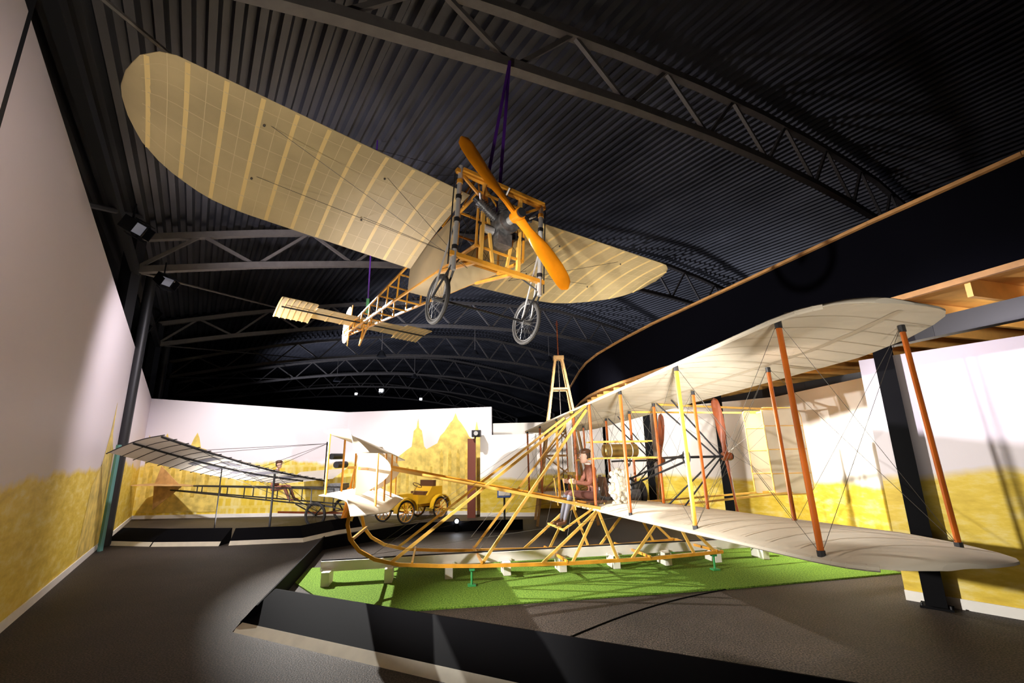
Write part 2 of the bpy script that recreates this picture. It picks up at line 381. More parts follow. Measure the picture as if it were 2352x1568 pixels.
# ---- barriers
def barrier(name,pts,side=1,h=.34,w=.42):
    mb=MB(); P=[V3((x,y,0)) for x,y in pts]
    offs=[]
    for i,p in enumerate(P):
        ds=[]
        if i>0: ds.append((p-P[i-1]).normalized())
        if i<len(P)-1: ds.append((P[i+1]-p).normalized())
        nrm=[V3((-d.y,d.x,0))*side for d in ds]; nn=sum(nrm,V3((0,0,0))).normalized(); k=1/max(.4,nn.dot(nrm[0])); offs.append(nn*k)
    sec=[(0,0),(0.07,.09)],[(0.07,.09),(w,h)],[(w,h),(w+.02,h)],[(w+.02,h),(w+.02,0)]
    for j,((a0,z0),(a1,z1)) in enumerate(sec):
        rows=[[p+o*a0+V3((0,0,z0)),p+o*a1+V3((0,0,z1))] for p,o in zip(P,offs)]
        mb.grid(rows,M['strip'] if j==0 else M['plinth'])
    for p,o in((P[0],offs[0]),(P[-1],offs[-1])):
        mb.add([p,p+o*.07+V3((0,0,.09)),p+o*w+V3((0,0,h)),p+o*(w+.02)+V3((0,0,h)),p+o*(w+.02)],[[0,1,2,3,4]],M['plinth'])
    return mb.obj(name,smooth=False)
barrier('display_barrier',[(3.4,2.65),(-.7,4.7),(-3.3,6.0)],side=-1,w=.5)
barrier('display_barrier.001',[(-3.32,6.02),(-4.5,11.0)],side=-1,w=.22,h=.26)
barrier('display_barrier.002',[(-4.45,11.05),(-2.6,13.2),(-.6,13.45),(.2,13.45)],side=-1,w=.25,h=.26)
barrier('display_barrier.003',[(-10.0,12.0),(-8.65,11.7)],side=1)
barrier('display_barrier.004',[(-8.6,11.68),(-6.95,11.6)],side=1)
barrier('display_barrier.005',[(-6.75,11.65),(-5.1,11.9),(-4.7,13.0),(-4.2,13.6)],side=1,w=.3)
mb=MB(); mb.prism([(-3.55,8.1,.002),(-2.75,7.15,.002),(-1.75,6.55,.002),(3.2,7.35,.002),(6.1,8.0,.002),(5.6,10.6,.002),(3.6,9.9,.002),(-3.75,9.1,.002)],(0,0,.02),M['grass'])
mb.obj('artificial_grass_mat',smooth=False)
mb=MB(); pts=[]
for i in range(24):
    t=i/23; pts.append((.2+3.0*t,5.3+2.1*t+.25*math.sin(t*3.1),.006))
mb.path(pts,.008,M['black'],n=5); mb.obj('floor_cable')

# ================================================================ BIPLANE
MF=Matrix.Translation((1.2609,8.8048,H-.9432))@RZ(.1699)@RX(-.033)
bp=empty('biplane',MF)
def child(mb,name,par,**k):
    o=mb.obj(name,**k); o.parent=par; return o
TIP=5.78
def wle(y): return float(np.interp(abs(y),[0,5.3,5.55,5.7,5.76,TIP],[0,0,.05,.18,.30,.46]))
def wte(y): return float(np.interp(abs(y),[0,4.3,5.0,5.4,5.6,5.7,5.76,TIP],[1.88,1.86,1.64,1.44,1.30,1.18,1.02,.80]))
def wz(c,y):
    k=(wte(y)-wle(y))/1.88
    return (.085*math.sin(math.pi*min(1,max(0,c))**.75)-.02*c)*k
ys=[-TIP,-5.77,-5.74,-5.7,-5.65,-5.6,-5.5,-5.4]+[ -5.25+i*.25 for i in range(43)]+[5.4,5.5,5.6,5.65,5.7,5.74,5.77,TIP]
idm=lambda x,y,z:(x,y,z)
for nm,z0 in(('upper_wing',1.8),('lower_wing',0.0)):
    mb=MB(); f=lambda c,y,z0=z0: z0+wz(c,y)
    wing(mb,ys,wle,wte,f,.05,M['fab'])
    for i in range(-16,17):
        y=i*.335
        for off in(-.03,.031): strip_rib(mb,y,wle,wte,lambda c,y,f=f,off=off:f(c,y)+(off*(1-.55*c)),.014,0,M['fabseam'],idm,c0=.03,c1=.99)
    strip_span(mb,.66,ys[5:-5],wle,wte,f,.05,-.022,M['fabseam'],idm)
    mb.path([(wle(y)+.0,y,z0) for y in ys[4:-4]],.022,M['fab'],n=6)
    child(mb,nm,bp)
ST=[-5.28,-3.6,-1.9,-.55,.55,1.9,3.6,5.28]
mb=MB()
for i,y in enumerate(ST):
    for x in(.05,1.25):
        if i==3 and x==.05: continue
        m=M['ywood'] if (i in(1,3,5) and x==.05) else M['owood']
        mb.cyl((x,y,.04),(x,y,1.8),.027,m,n=10,el=.6,up=(1,0,0))
        for z in(.03,1.77): mb.cyl((x,y,z-.03),(x,y,z+.03),.028,M['dsteel'],n=8)
mb.cyl((.05,-.45,.04),(.05,-.45,1.8),.026,M['owood'],n=10)
child(mb,'struts',bp)
mb=MB()
for a,b in zip(ST[:-1],ST[1:]):
    for x in(.05,1.25):
        mb.cyl((x,a,.03),(x,b,1.8),.0025,M['wire'],n=4); mb.cyl((x,b,.03),(x,a,1.8),.0025,M['wire'],n=4)
for y in ST: 
    mb.cyl((.05,y,.03),(1.25,y,1.8),.0025,M['wire'],n=4); mb.cyl((1.25,y,.03),(.05,y,1.8),.0025,M['wire'],n=4)
for s in(-1,1):
    for x in (-3.6,-2.0,-.6):
        mb.cyl((0,s*.55,1.78),(x,s*.75,-.5),.0025,M['wire'],n=4)
    mb.cyl((-3.7,s*.7,-.5),(0,s*1.9,.02),.0025,M['wire'],n=4)
    mb.cyl((1.85,s*.5,1.78),(4.2,s*.2,.3),.0025,M['wire'],n=4)
    mb.cyl((1.85,s*.5,.02),(4.2,s*.2,1.6),.0025,M['wire'],n=4)
child(mb,'rigging_wires',bp)
mb=MB()
for s in(-1,1):
    y=s*.75
    pth=[(-3.78,y,.55),(-3.93,y,.25),(-3.97,y,-.05),(-3.92,y,-.25),(-3.78,y,-.42),(-3.55,y,-.55),(-3.2,y,-.64),(-2.6,y,-.69),(-2.0,y,-.72),(-.6,y,-.76),(.8,y,-.76),(2.1,y,-.72)]
    for a,b in zip(pth[:-1],pth[1:]): mb.beam(a,b,.05,.05,M['ywood'],up=(0,1,0)); mb.sph(b,.029,M['ywood'],8,6)
    mb.beam((0,s*.42,1.78),(-3.3,y,-.60),.03,.045,M['lwood'])
    mb.beam((0,s*.42,1.70),(-1.95,y,-.70),.03,.045,M['lwood'])
    mb.beam((0.02,y,.04),(-3.85,s*.55,.84),.03,.045,M['lwood'])
    mb.beam((-3.95,s*.30,.90),(-.05,s*.25,.10),.028,.035,M['ywood'])
    for x0,x1 in((-.05,-1.0),(-.05,-.5),(-.02,.25),(1.2,.5),(1.25,1.6),(1.25,2.0)):
        mb.beam((x0,y,0),(x1,y,-.74),.03,.042,M['lwood'])
for x,z in((-3.88,-.28),(-3.0,-.66),(-1.95,-.70),(-.6,-.76),(.8,-.76),(2.0,-.73)):
    mb.beam((x,-.78,z+.03),(x,.78,z+.03),.03,.04,M['ywood'])
mb.beam((-.55,-.5,-.30),(-.55,.6,-.30),.03,.03,M['lwood'])
for y in (-.45,.5): mb.beam((-.55,y,-.30),(0,y,.02),.03,.03,M['lwood'])
child(mb,'skids_and_outriggers',bp)
mb=MB()
EL=2.15
def ele(y): return float(np.interp(abs(y),[0,1.75,2.0,2.12,EL],[0,0,.08,.22,.38]))
def ete(y): return float(np.interp(abs(y),[0,1.75,2.0,2.12,EL],[.9,.9,.82,.66,.48]))
ysE=[-EL,-2.12,-2.05,-1.9,-1.75,-1.2,-.6,0,.6,1.2,1.75,1.9,2.05,2.12,EL]
XE=-4.2
for z0,sl in((1.24,-.30),(.42,-.24)):
    wing(mb,ysE,ele,ete,lambda c,y:z0+sl*c+.05*math.sin(math.pi*c),.03,M['fab'],mp=lambda x,y,z:(x+XE,y,z))
for y in(-1.75,-.6,.6,1.75):
    for x,zb_,zt_ in((XE+.08,.42,1.22),(XE+.73,.25,1.02)):
        mb.cyl((x,y,zb_),(x,y,zt_),.016,M['ywood'],n=8)
for s in(-1,1):
    mb.beam((-3.75,s*.6,.78),(-3.93,s*.75,.0),.03,.04,M['lwood'])
    mb.beam((-3.45,s*.6,.78),(-4.05,s*.6,.78),.03,.04,M['lwood'])
mb.beam((-3.7,-1.8,.75),(-3.7,1.8,.75),.03,.04,M['ywood'])
for y in(-1.0,1.0):
    pts=[(-3.85,y,.34)]+[(-3.85+.50*math.sin(math.pi*t),y,.34+.80*t) for t in [i/14 for i in range(1,14)]]+[(-3.85,y,1.14)]
    mb.prism(pts,(0,.012,0),M['fab'])
child(mb,'front_elevator',bp)
mb=MB()
for y in(-.28,.28):
    x0,x1,z0,z1=3.65,4.5,.12,1.75; r=.18; pts=[]
    for cx,cz,a0 in((x1-r,z1-r,0),(x0+.05,z1-.05,90),(x0+.05,z0+.05,180),(x1-r,z0+r,270)):
        rr=r if cx>4 else .05
        for k in range(6): a=math.radians(a0+k*18); pts.append((cx+rr*math.cos(a),y,cz+rr*math.sin(a)))
    mb.prism(pts,(0,.02,0),M['fab'])
    for p,q in zip(pts,pts[1:]+pts[:1]): mb.cyl((p[0],y+.01,p[2]),(q[0],y+.01,q[2]),.014,M['lwood'],n=6)
    for z in(.5,.95,1.4): mb.cyl((x0,y-.005,z),(x1,y-.005,z),.01,M['lwood'],n=6)
for z,zz in((1.72,1.78),(.15,.02)):
    for s in(-1,1): mb.beam((1.3,s*.55,zz),(3.95,s*.28,z),.03,.035,M['lwood'])
    mb.beam((3.95,-.35,z),(3.95,.35,z),.03,.03,M['lwood'])
child(mb,'twin_rudder',bp)
def propeller(mb,c,axis,d,R_,wd,m,hub=.07,tws=1.0):
    c=V3(c);a=V3(axis).normalized()
    for s in(1,-1):
        dd=V3(d).normalized()*s;w=a.cross(dd).normalized();rows=[]
        for i in range(25):
            t=i/24;r=R_*t
            cw=wd*float(np.interp(t,[0,.08,.2,.45,.75,.90,.96,.985,1],[.55,.5,.45,.85,1.0,.95,.75,.5,.15]))
            th=.055*(1-t)**.8+.012; tw=math.radians(tws*float(np.interp(t,[0,.15,.4,1],[75,60,35,16])))
            cd=w*math.cos(tw)+a*math.sin(tw); nd=a*math.cos(tw)-w*math.sin(tw)
            ctr=c+dd*r+cd*cw*.12*math.sin(t*3)
            rows.append([ctr+cd*cw*.5*math.cos(q)+nd*th*.5*math.sin(q) for q in [2*math.pi*k/10 for k in range(10)]])
        mb.grid(rows,m,closed=True); mb.add(rows[-1],[list(range(10))],m)
    mb.cyl(c-a*.06,c+a*.08,hub,m,n=16)
    mb.cyl(c+a*.08,c+a*.11,hub*.8,M['dsteel'],n=16)
mb=MB()
for y,d in((-1.12,(0,.12,1)),(1.3,(0,-.3,1))):
    propeller(mb,(2.18,y,.82),(1,0,0),d,1.02,.18,M['rwood'])
    mb.cyl((1.3,y,.82),(2.2,y,.82),.02,M['dsteel'])
    for z in(.03,1.78): mb.cyl((1.3,y,z),(2.1,y,.82),.014,M['dsteel']); mb.cyl((1.25,y+.45,z),(2.0,y,.82),.014,M['dsteel'])
    mb.cyl((1.2,y-.3,.82),(1.2,y+.3,.82),.02,M['dsteel'])
    for o in(-.06,.06): mb.cyl((1.45,y,.82+o),(.9,.35,.35+o),.018,M['dsteel'])
    mb.torus((1.45,y,.82),(1,0,0),.11,.012,M['dsteel'],n=20,k=6)
child(mb,'propellers_and_drive',bp)
mb=MB()
mb.box((.75,.35,.17),(.85,.32,.22),M['engine'])
for i in range(4):
    x=.45+i*.2; mb.cyl((x,.35,.25),(x,.35,.5),.07,M['engine'],n=14); mb.cyl((x,.35,.5),(x,.35,.56),.045,M['steel'],n=12); mb.path([(x,.28,.46),(x,.15,.42)],.02,M['dsteel'])
mb.cyl((1.2,.35,.2),(1.28,.35,.2),.22,M['dsteel'],n=24)
mb.box((.75,.5,.4),(.5,.06,.08),M['steel'])
child(mb,'engine',bp)
mb=MB(); mb.cyl((.35,-.25,.98),(.95,-.25,.98),.12,M['brass'],n=20)
for x in(.35,.95): mb.sph((x,-.25,.98),(.04,.12,.12),M['brass'])
for x in(.45,.85): mb.torus((x,-.25,.98),(1,0,0),.122,.008,M['steel'],n=20,k=5)
for x in(.05,1.25): mb.beam((x,-.55,.84),(x,.55,.84),.025,.03,M['lwood'])
for y in(-.35,-.15): mb.beam((.05,y,.85),(1.25,y,.85),.025,.025,M['lwood']); mb.beam((.05,y,1.14),(1.25,y,1.14),.025,.025,M['lwood'])
child(mb,'fuel_tank',bp)
mb=MB()
for i in range(5):
    y=.0+i*.06; mb.box((-.18,y,1.12),(.03,.035,1.05),M['steel'])
mb.box((-.18,.12,1.66),(.06,.36,.05),M['brass']); mb.box((-.18,.12,.6),(.06,.36,.05),M['brass'])
mb.path([(-.18,.12,.58),(0,.2,.3),(.4,.3,.4)],.018,M['brass'])
child(mb,'radiator',bp)
mb=MB()
for y in(-.15,.52):
    mb.box((.12,y,.12),(.36,.38,.035),M['leather']); mb.box((.32,y,.36),(.03,.36,.34),M['leather'],RY(-.15).to_3x3())
    for x in(-.02,.26): 
        for o in(-.15,.15): mb.cyl((x,y+o,.0),(x,y+o,.12),.012,M['lwood'])
random.seed(2)
mb.sph((.50,-.45,.36),(.15,.13,.32),M['fur'],20,12)
for i in range(90):
    t=random.random(); a=random.uniform(0,6.28); rr=.11+.05*math.sin(t*3.1)
    mb.sph((.50+rr*math.cos(a),-.45+rr*math.sin(a)*.9,.08+t*.54),random.uniform(.03,.05),M['fur'],8,6)
for y in (-.42,.1,.75):
    mb.cyl((-.3,y,.0),(-.36,y,.52),.012,M['lwood']); mb.sph((-.36,y,.53),.018,M['leather'],8,6)
child(mb,'seats_and_levers',bp)

# ---------------------------------------------------------------- human figure
def human(name,J,regions,mw,parent=None):
    names=list(J['pts'].keys()); idx={n:i for i,n in enumerate(names)}
    me=D.meshes.new('tmp'); me.from_pydata([J['pts'][n][0] for n in names],[(idx[a],idx[b]) for a,b in J['edges']],[])
    o=D.objects.new('tmp',me); COL.objects.link(o)
    o.modifiers.new('s','SKIN'); sv=me.skin_vertices[0].data
    for n in names:
        r=J['pts'][n][1]; sv[idx[n]].radius=(r if isinstance(r,tuple) else (r,r)); sv[idx[n]].use_root=(n=='pelvis')
    ss=o.modifiers.new('u','SUBSURF'); ss.levels=2; ss.render_levels=2
    bpy.context.view_layer.update()
    dg=bpy.context.evaluated_depsgraph_get(); m2=D.meshes.new_from_object(o.evaluated_get(dg))
    D.objects.remove(o)
    m2.name=name; m2.materials.clear(); ml=[]
    segs=[(V3(J['pts'][a][0]),V3(J['pts'][b][0]),(a,b)) for a,b in J['edges']]
    for p in m2.polygons:
        c=p.center; best=None
        for a,b,k in segs:
            d=b-a; t=max(0,min(1,(c-a).dot(d)/d.length_squared)); dist=(c-a-d*t).length
            if best is None or dist<best[0]: best=(dist,k,t)
        m=regions(best[1],best[2],c)
        if m not in ml: ml.append(m); m2.materials.append(m)
        p.material_index=ml.index(m); p.use_smooth=True
    ob=D.objects.new(name,m2); COL.objects.link(ob); ob.parent=parent
    if mw is not None: ob.matrix_world=mw
    return ob
def head(mb,c,f,cap=None,hair=True,s=1.0):
    f=V3(f).normalized(); l=V3((0,0,1)).cross(f); R=Matrix((f,l,V3((0,0,1)))).transposed()
    P=lambda x,y,z: V3(c)+R@V3((x*s,y*s,z*s))
    rows=[]
    prof=[(-.125,.020,.02,.03),(-.118,.045,.035,.03),(-.10,.062,.05,.018),(-.07,.078,.06,.008),(-.035,.09,.067,.0),(0,.098,.072,0),(.035,.100,.075,-.003),(.07,.094,.072,-.006),(.098,.072,.055,-.008),(.115,.038,.03,-.008),(.12,.005,.005,-.008)]
    for z,rx,ry,ox in prof:
        rows.append([P(ox+rx*math.cos(t),ry*math.sin(t),z) for t in [2*math.pi*k/20 for k in range(20)]])
    mb.grid(rows,M['skin'],closed=True)
    mb.add([P(.086,.0,.028),P(.096,.012,-.018),P(.118,0,-.020),P(.096,-.012,-.018),P(.094,0,-.032)],[[0,1,2],[0,2,3],[1,4,2],[2,4,3]],M['skin'])
    for y in(-.03,.03):
        mb.sph(P(.083,y,.008),.013*s,M['eye'],8,6); mb.sph(P(.093,y,.008),.006*s,M['hair'],6,4)
        mb.box(P(.094,y,.030),(.008*s,.028*s,.006*s),M['hair'],R)
    mb.sph(P(.084,0,-.058),(.012*s,.024*s,.008*s),M['lip'],10,6,R)
    for y in(-.074,.074): mb.sph(P(-.005,y,-.01),(.018*s,.008*s,.030*s),M['skin'],10,8,R)
    if hair:
        rows=[]
        for z,rx,ry,ox in [(-.06,.075,.068,-.03),(-.03,.092,.074,-.02),(0,.100,.078,-.015),(.035,.106,.081,-.010),(.07,.103,.079,-.008),(.10,.082,.063,-.008),(.122,.045,.035,-.008),(.130,.004,.004,-.008)]:
            rows.append([P(ox+rx*math.cos(t)*(1 if z>.05 or math.cos(t)<.2 else .2),ry*math.sin(t),z) for t in [2*math.pi*k/20 for k in range(20)]])
        mb.grid(rows,M['hair'],closed=True)
    if cap:
        mb.sph(P(-.008,0,.075),(.115*s,.095*s,.06*s),cap,18,10,R)
        mb.prism([P(.06,-.06,.065),P(.135,-.045,.05),P(.15,0,.046),P(.135,.045,.05),P(.06,.06,.065)],(0,0,.008),cap)
def hand(mb,wr,d,up,side,s=1.0):
    d=V3(d).normalized();up=V3(up).normalized();w=d.cross(up).normalized()*side
    pc=V3(wr)+d*.045
    R=Matrix((d,w,up)).transposed()
    mb.sph(pc,(.05,.020,.042),M['skin'],12,8,R)
    for i,(L,o) in enumerate(((.8,.030),(1,.010),(.95,-.010),(.75,-.029))):
        a=pc+d*.035+up*o; p=a
        for k,(ang,ln) in enumerate(((.3,.036),(1.3,.026),(2.2,.02))):
            q=p+(d*math.cos(ang)+w*math.sin(ang))*ln*L; mb.cyl(p,q,.0095,M['skin'],r2=.0085,n=8); mb.sph(q,.009,M['skin'],8,6); p=q
    a=V3(wr)+d*.02+up*.03; b=a+d*.03+w*.03+up*.01; c=b+d*.02+w*.02-up*.01
    mb.cyl(a,b,.012,M['skin'],r2=.011,n=8); mb.sph(b,.011,M['skin'],8,6); mb.cyl(b,c,.011,M['skin'],r2=.009,n=8); mb.sph(c,.009,M['skin'],8,6)
Y0=-.15
pts={'pelvis':((.13,Y0,.24),(.135,.11)),'waist':((.125,Y0,.38),(.125,.10)),'chest':((.10,Y0,.56),(.145,.11)),'upch':((.085,Y0,.66),(.11,.09)),'neck':((.06,Y0,.755),(.05,.05)),'nk2':((.045,Y0,.80),(.047,.047))}
ed=[('pelvis','waist'),('waist','chest'),('chest','upch'),('upch','neck'),('neck','nk2')]
for s,k in((-1,'l'),(1,'r')):
    pts['sh'+k]=((.09,Y0+s*.17,.66),.062); pts['el'+k]=((-.02,Y0+s*.235,.42),.045); pts['wr'+k]=((-.25,Y0+s*.22,.46),.030)
    ed+= [('upch','sh'+k),('sh'+k,'el'+k),('el'+k,'wr'+k)]
    pts['hip'+k]=((.08,Y0+s*.09,.21),.085); pts['kn'+k]=((-.34,Y0+s*.13,.27),.060); pts['cf'+k]=((-.38,Y0+s*.13,.08),.056); pts['an'+k]=((-.46,Y0+s*.12,-.16),.038); pts['he'+k]=((-.455,Y0+s*.12,-.21),.038); pts['to'+k]=((-.62,Y0+s*.13,-.235),.030)
    ed+= [('pelvis','hip'+k),('hip'+k,'kn'+k),('kn'+k,'cf'+k),('cf'+k,'an'+k),('an'+k,'he'+k),('he'+k,'to'+k)]
def reg(k,t,c):
    a,b=k
    if a in('neck',) or b=='nk2': return M['skin']
    if a[:2]=='hi' or (a=='pelvis' and b!='waist'): return M['trou']
    if a[:2] in('kn',): return M['trou'] if t<.2 else M['boot']
    if a[:2]=='cf': return M['boot']
    if a[:2] in('an','he'): return M['leather']
    return M['jacket']
pil=empty('pilot_mannequin',MF)
human('body',{'pts':pts,'edges':ed},reg,None,pil)
mb=MB(); head(mb,(.0,Y0,.90),(-1,0,-.06),cap=M['leather'])
mb.torus((.06,Y0,.755),(.2,0,1),.055,.016,M['white'],n=18,k=6)
mb.obj('head',parent=pil)
mb=MB(); hand(mb,(-.25,Y0-.22,.46),(-1,0,.1),(0,0,1),1); hand(mb,(-.25,Y0+.22,.46),(-1,0,.1),(0,0,1),-1); mb.obj('hands',parent=pil)

# rail
MRl=Matrix.Translation((1.2609,8.8048,0))@RZ(.1699)
mb=MB()
mb.beam((-4.45,-.02,.27),(3.6,-.02,.27),.12,.15,M['white'])
for i in range(9):
    x=-4.33+i*.95; mb.box((x,-.12,.123),(.12,.34,.20),M['white']); mb.box((x,-.02,.225),(.2,.2,.03),M['white'])
mb.beam((-4.45,-.02,.355),(3.6,-.02,.355),.03,.02,M['dsteel'])
mb.obj('launching_rail',MRl,smooth=False)
sup=empty('skid_support_stand',MRl)
for i,(x,y) in enumerate(((-2.1,-.75),(-2.1,.75),(1.95,-.75),(1.95,.75))):
    mb=MB(); mb.box((x,y,.032),(.12,.12,.02),M['green']); mb.cyl((x,y,.03),(x,y,.24-y*.033-.02),.018,M['green'],n=10); mb.box((x,y,.225-y*.033),(.08,.08,.03),M['green']); mb.obj('leg_%d'%i,parent=sup)

# ================================================================ MONOPLANE hanging
MBl=Matrix.Translation((.0671,4.9586,H+2.735))@RZ(-.9609)@RY(-.002)@RX(-.0677)
mo=empty('monoplane',MBl)
mpn=lambda x,y,z:(-x,y,z)
for sg,nm in((-1,'starboard_wing'),(1,'port_wing')):
    if sg<0:
        def ble(y): return float(np.interp(abs(y),[0,3.5,3.7,3.82,3.88],[.42,.46,.68,.95,1.22]))
        def bte(y): return float(np.interp(abs(y),[0,.4,2.65,2.95,3.2,3.5,3.7,3.82,3.88],[2.2,2.2,2.32,2.28,2.18,1.98,1.78,1.58,1.38]))
    else:
        def ble(y): return float(np.interp(abs(y),[0,3.4,3.6,3.75,3.84],[.42,.44,.55,.75,.98]))
        def bte(y): return float(np.interp(abs(y),[0,.4,2.0,2.4,2.7,3.0,3.3,3.55,3.75,3.84],[2.2,2.2,2.27,2.22,2.12,1.96,1.75,1.53,1.28,1.10]))
    def bz(c,y):
        k=min(1,(bte(y)-ble(y))/1.8)
        return .33+.072*abs(y)+(-.34*c+.10*math.sin(math.pi*min(1,max(0,c)**.8)))*k
    YM=3.88 if sg<0 else 3.84
    mb=MB(); yy=[.40,.6,.9,1.2,1.5,1.8,2.0,2.2,2.4,2.55,2.7,2.85,3.0,3.15,3.3,3.42,3.55,3.62,3.7,3.76,YM-.05,YM-.02,YM]
    ysB=[sg*y for y in yy]
    wing(mb,ysB,ble,bte,bz,.06,M['bfab'],mp=mpn)
    def zlow(c,y): return bz(c,y)-(.06*(min(1,4*max(c,0))**.5)*(1-.75*c)+.006)*.5-.003
    nr=11
    for i in range(nr):
        y=sg*(.5+i*.315); strip_rib(mb,y,ble,bte,zlow,.042,0,M['brib'],mpn,c0=.01,c1=.99)
        if i<nr-1: strip_rib(mb,y+sg*.157,ble,bte,zlow,.006,0,M['bseam'],mpn,c0=.01,c1=.99)
    for c in(.10,.25,.40,.55,.70,.85): strip_span(mb,c,ysB[:-4],ble,bte,zlow,.010,-.001,M['bseam'],mpn)
    for y in(1.35,2.65):
        for c in(.2,.66):
            xw=-(ble(y)+(bte(y)-ble(y))*c); mb.cyl((xw,sg*y,bz(c,y)),(-.55,sg*.3,-.55 if c<.5 else -.45),.003,M['wire'],n=4)
            mb.cyl((xw,sg*y,bz(c,y)),(-1.0,0,1.15),.003,M['wire'],n=4)
            mb.sph((xw,sg*y,bz(c,y)-.05),.014,M['wire'],8,6)
    child(mb,nm,mo)
mb=MB()
def fw(x): t=(x-.3)/6.9; return .34*(1-t)+.04*t
def fzt(x): t=(x-.3)/6.9; return .36*(1-t)+.28*t
def fzb(x): t=(x-.3)/6.9; return -.36*(1-t)+.18*t
xs=[.3,.85,1.4,1.95,2.6,3.2,3.8,4.4,5.0,5.6,6.2,6.7,7.2]
def fp(x,s,top): return (-x,s*fw(x),fzt(x) if top else fzb(x))
for s in(-1,1):
    for tp in(0,1):
        for a,b in zip(xs[:-1],xs[1:]): mb.beam(fp(a,s,tp),fp(b,s,tp),.032,.032,M['ywood'])
for i,x in enumerate(xs):
    for s in(-1,1): mb.beam(fp(x,s,0),fp(x,s,1),.024,.024,M['ywood'])
    for tp in(0,1): mb.beam(fp(x,-1,tp),fp(x,1,tp),.024,.024,M['ywood'])
    if i<len(xs)-1:
        y=xs[i+1]
        for s in(-1,1): mb.cyl(fp(x,s,0),fp(y,s,1),.003,M['wire'],n=4); mb.cyl(fp(x,s,1),fp(y,s,0),.003,M['wire'],n=4)
        for tp in(0,1): mb.cyl(fp(x,-1,tp),fp(y,1,tp),.003,M['wire'],n=4); mb.cyl(fp(x,1,tp),fp(y,-1,tp),.003,M['wire'],n=4)
for s in(-1,1):
    mb.add([V3(fp(.85,s,0))+V3((0,s*.02,0)),V3(fp(2.6,s,0))+V3((0,s*.02,0)),V3(fp(2.6,s,1))+V3((0,s*.02,0)),V3(fp(.85,s,1))+V3((0,s*.02,0))],[[0,1,2,3]],M['bfab'])
mb.add([V3(fp(.85,-1,0))-V3((0,0,.02)),V3(fp(.85,1,0))-V3((0,0,.02)),V3(fp(2.6,1,0))-V3((0,0,.02)),V3(fp(2.6,-1,0))-V3((0,0,.02))],[[0,1,2,3]],M['bfab'])
child(mb,'fuselage',mo)
mb=MB()
GX=-.30;GY=.61
for z in(.52,-.56): mb.beam((GX,-GY-.06,z),(GX,GY+.06,z),.055,.05,M['ywood'])
mb.beam((GX+.07,-GY,.52),(GX+.07,GY,.52),.03,.04,M['ywood'])
for s in(-1,1):
    y=s*GY
    mb.cyl((GX,y,-.75),(GX,y,.60),.030,M['steel'],n=14); 
    for z in(-.5,-.15,.15,.36): mb.cyl((GX,y,z),(GX,y,z+.05),.037,M['dsteel'] if z!=.36 else M['ywood'],n=14)
    mb.cyl((GX,y+.07*s,-.7),(GX,y+.07*s,.48),.008,M['dsteel'],n=6)
    mb.beam((GX,s*.27,-.56),(GX,s*.27,.52),.042,.045,M['lwood'])
    mb.beam((GX,s*.27,.50),(GX,s*.10,-.54),.032,.032,M['lwood'])
    mb.beam((GX,s*.45,-.56),(-.85,s*.32,-.34),.036,.036,M['ywood']); mb.beam((GX,s*.27,-.54),(-1.4,s*.30,-.30),.036,.036,M['ywood'])
    mb.beam((GX,s*.60,.50),(GX,s*.34,.32),.025,.03,M['ywood'])
    wc=V3((-.60,s*.635,-1.02)); mb.wheel(wc,(0,1,0),.30,.026,M['rim'],M['rubber'],M['rim'],ns=24,sr=.0016)
    for o in(-.07,.07):
        mb.cyl((GX,y+o*.3,-.70),(wc.x,wc.y+o,wc.z),.013,M['dsteel']); mb.cyl((GX-.02,y+o*.3,-.20),(wc.x,wc.y+o,wc.z),.012,M['steel'])
    mb.cyl((GX,y,-.70),(GX-.3,s*.34,-.36),.01,M['dsteel'])
mb.cyl((-.60,-.63,-1.02),(-.60,.63,-1.02),.014,M['dsteel'])
child(mb,'landing_gear',mo)
mb=MB()
mb.cyl((-.42,0,0),(-.12,0,0),.14,M['engine'],n=24); mb.cyl((-.12,0,0),(0,0,0),.05,M['steel'],n=16)
for a in(-60,0,60):
    d=V3((0,math.sin(math.radians(a)),math.cos(math.radians(a))));c=V3((-.27,0,0))
    mb.cyl(c+d*.1,c+d*.42,.055,M['engine'],n=18)
    for k in range(9): mb.cyl(c+d*(.16+k*.026),c+d*(.168+k*.026),.075,M['engine'] if k%3 else M['rim'],n=18)
    mb.cyl(c+d*.42,c+d*.48,.04,M['dsteel'],n=12); mb.cyl(c+d*.40+V3((.03,0,0)),c+d*.48+V3((.12,0,0)),.012,M['steel'])
    mb.path([c+d*.42,c+d*.46+V3((-.15,.1,0)),c+V3((-.3,.12,.1))],.022,M['dsteel'])
mb.box((-.3,0,-.2),(.2,.2,.16),M['engine']); mb.box((-.32,.17,-.08),(.12,.08,.1),M['dsteel']); mb.cyl((-.3,-.25,-.1),(-.3,-.12,-.1),.05,M['steel'],n=14)
for s in(-1,1): mb.beam((-.3,s*.15,-.06),(-.3,s*.34,-.06),.04,.03,M['dsteel'])
child(mb,'engine',mo)
mb=MB(); pa=.7312; propeller(mb,(0.03,0,0),(1,0,0),(0,-math.cos(pa),math.sin(pa)),1.07,.25,M['prop'],.07,tws=.38); child(mb,'propeller',mo)
mb=MB()
def tl(y): return float(np.interp(abs(y),[0,.98,1.0,1.55],[5.85,5.85,6.0,6.02]))
def tt(y): return float(np.interp(abs(y),[0,1.5,1.55],[6.65,6.65,6.6]))
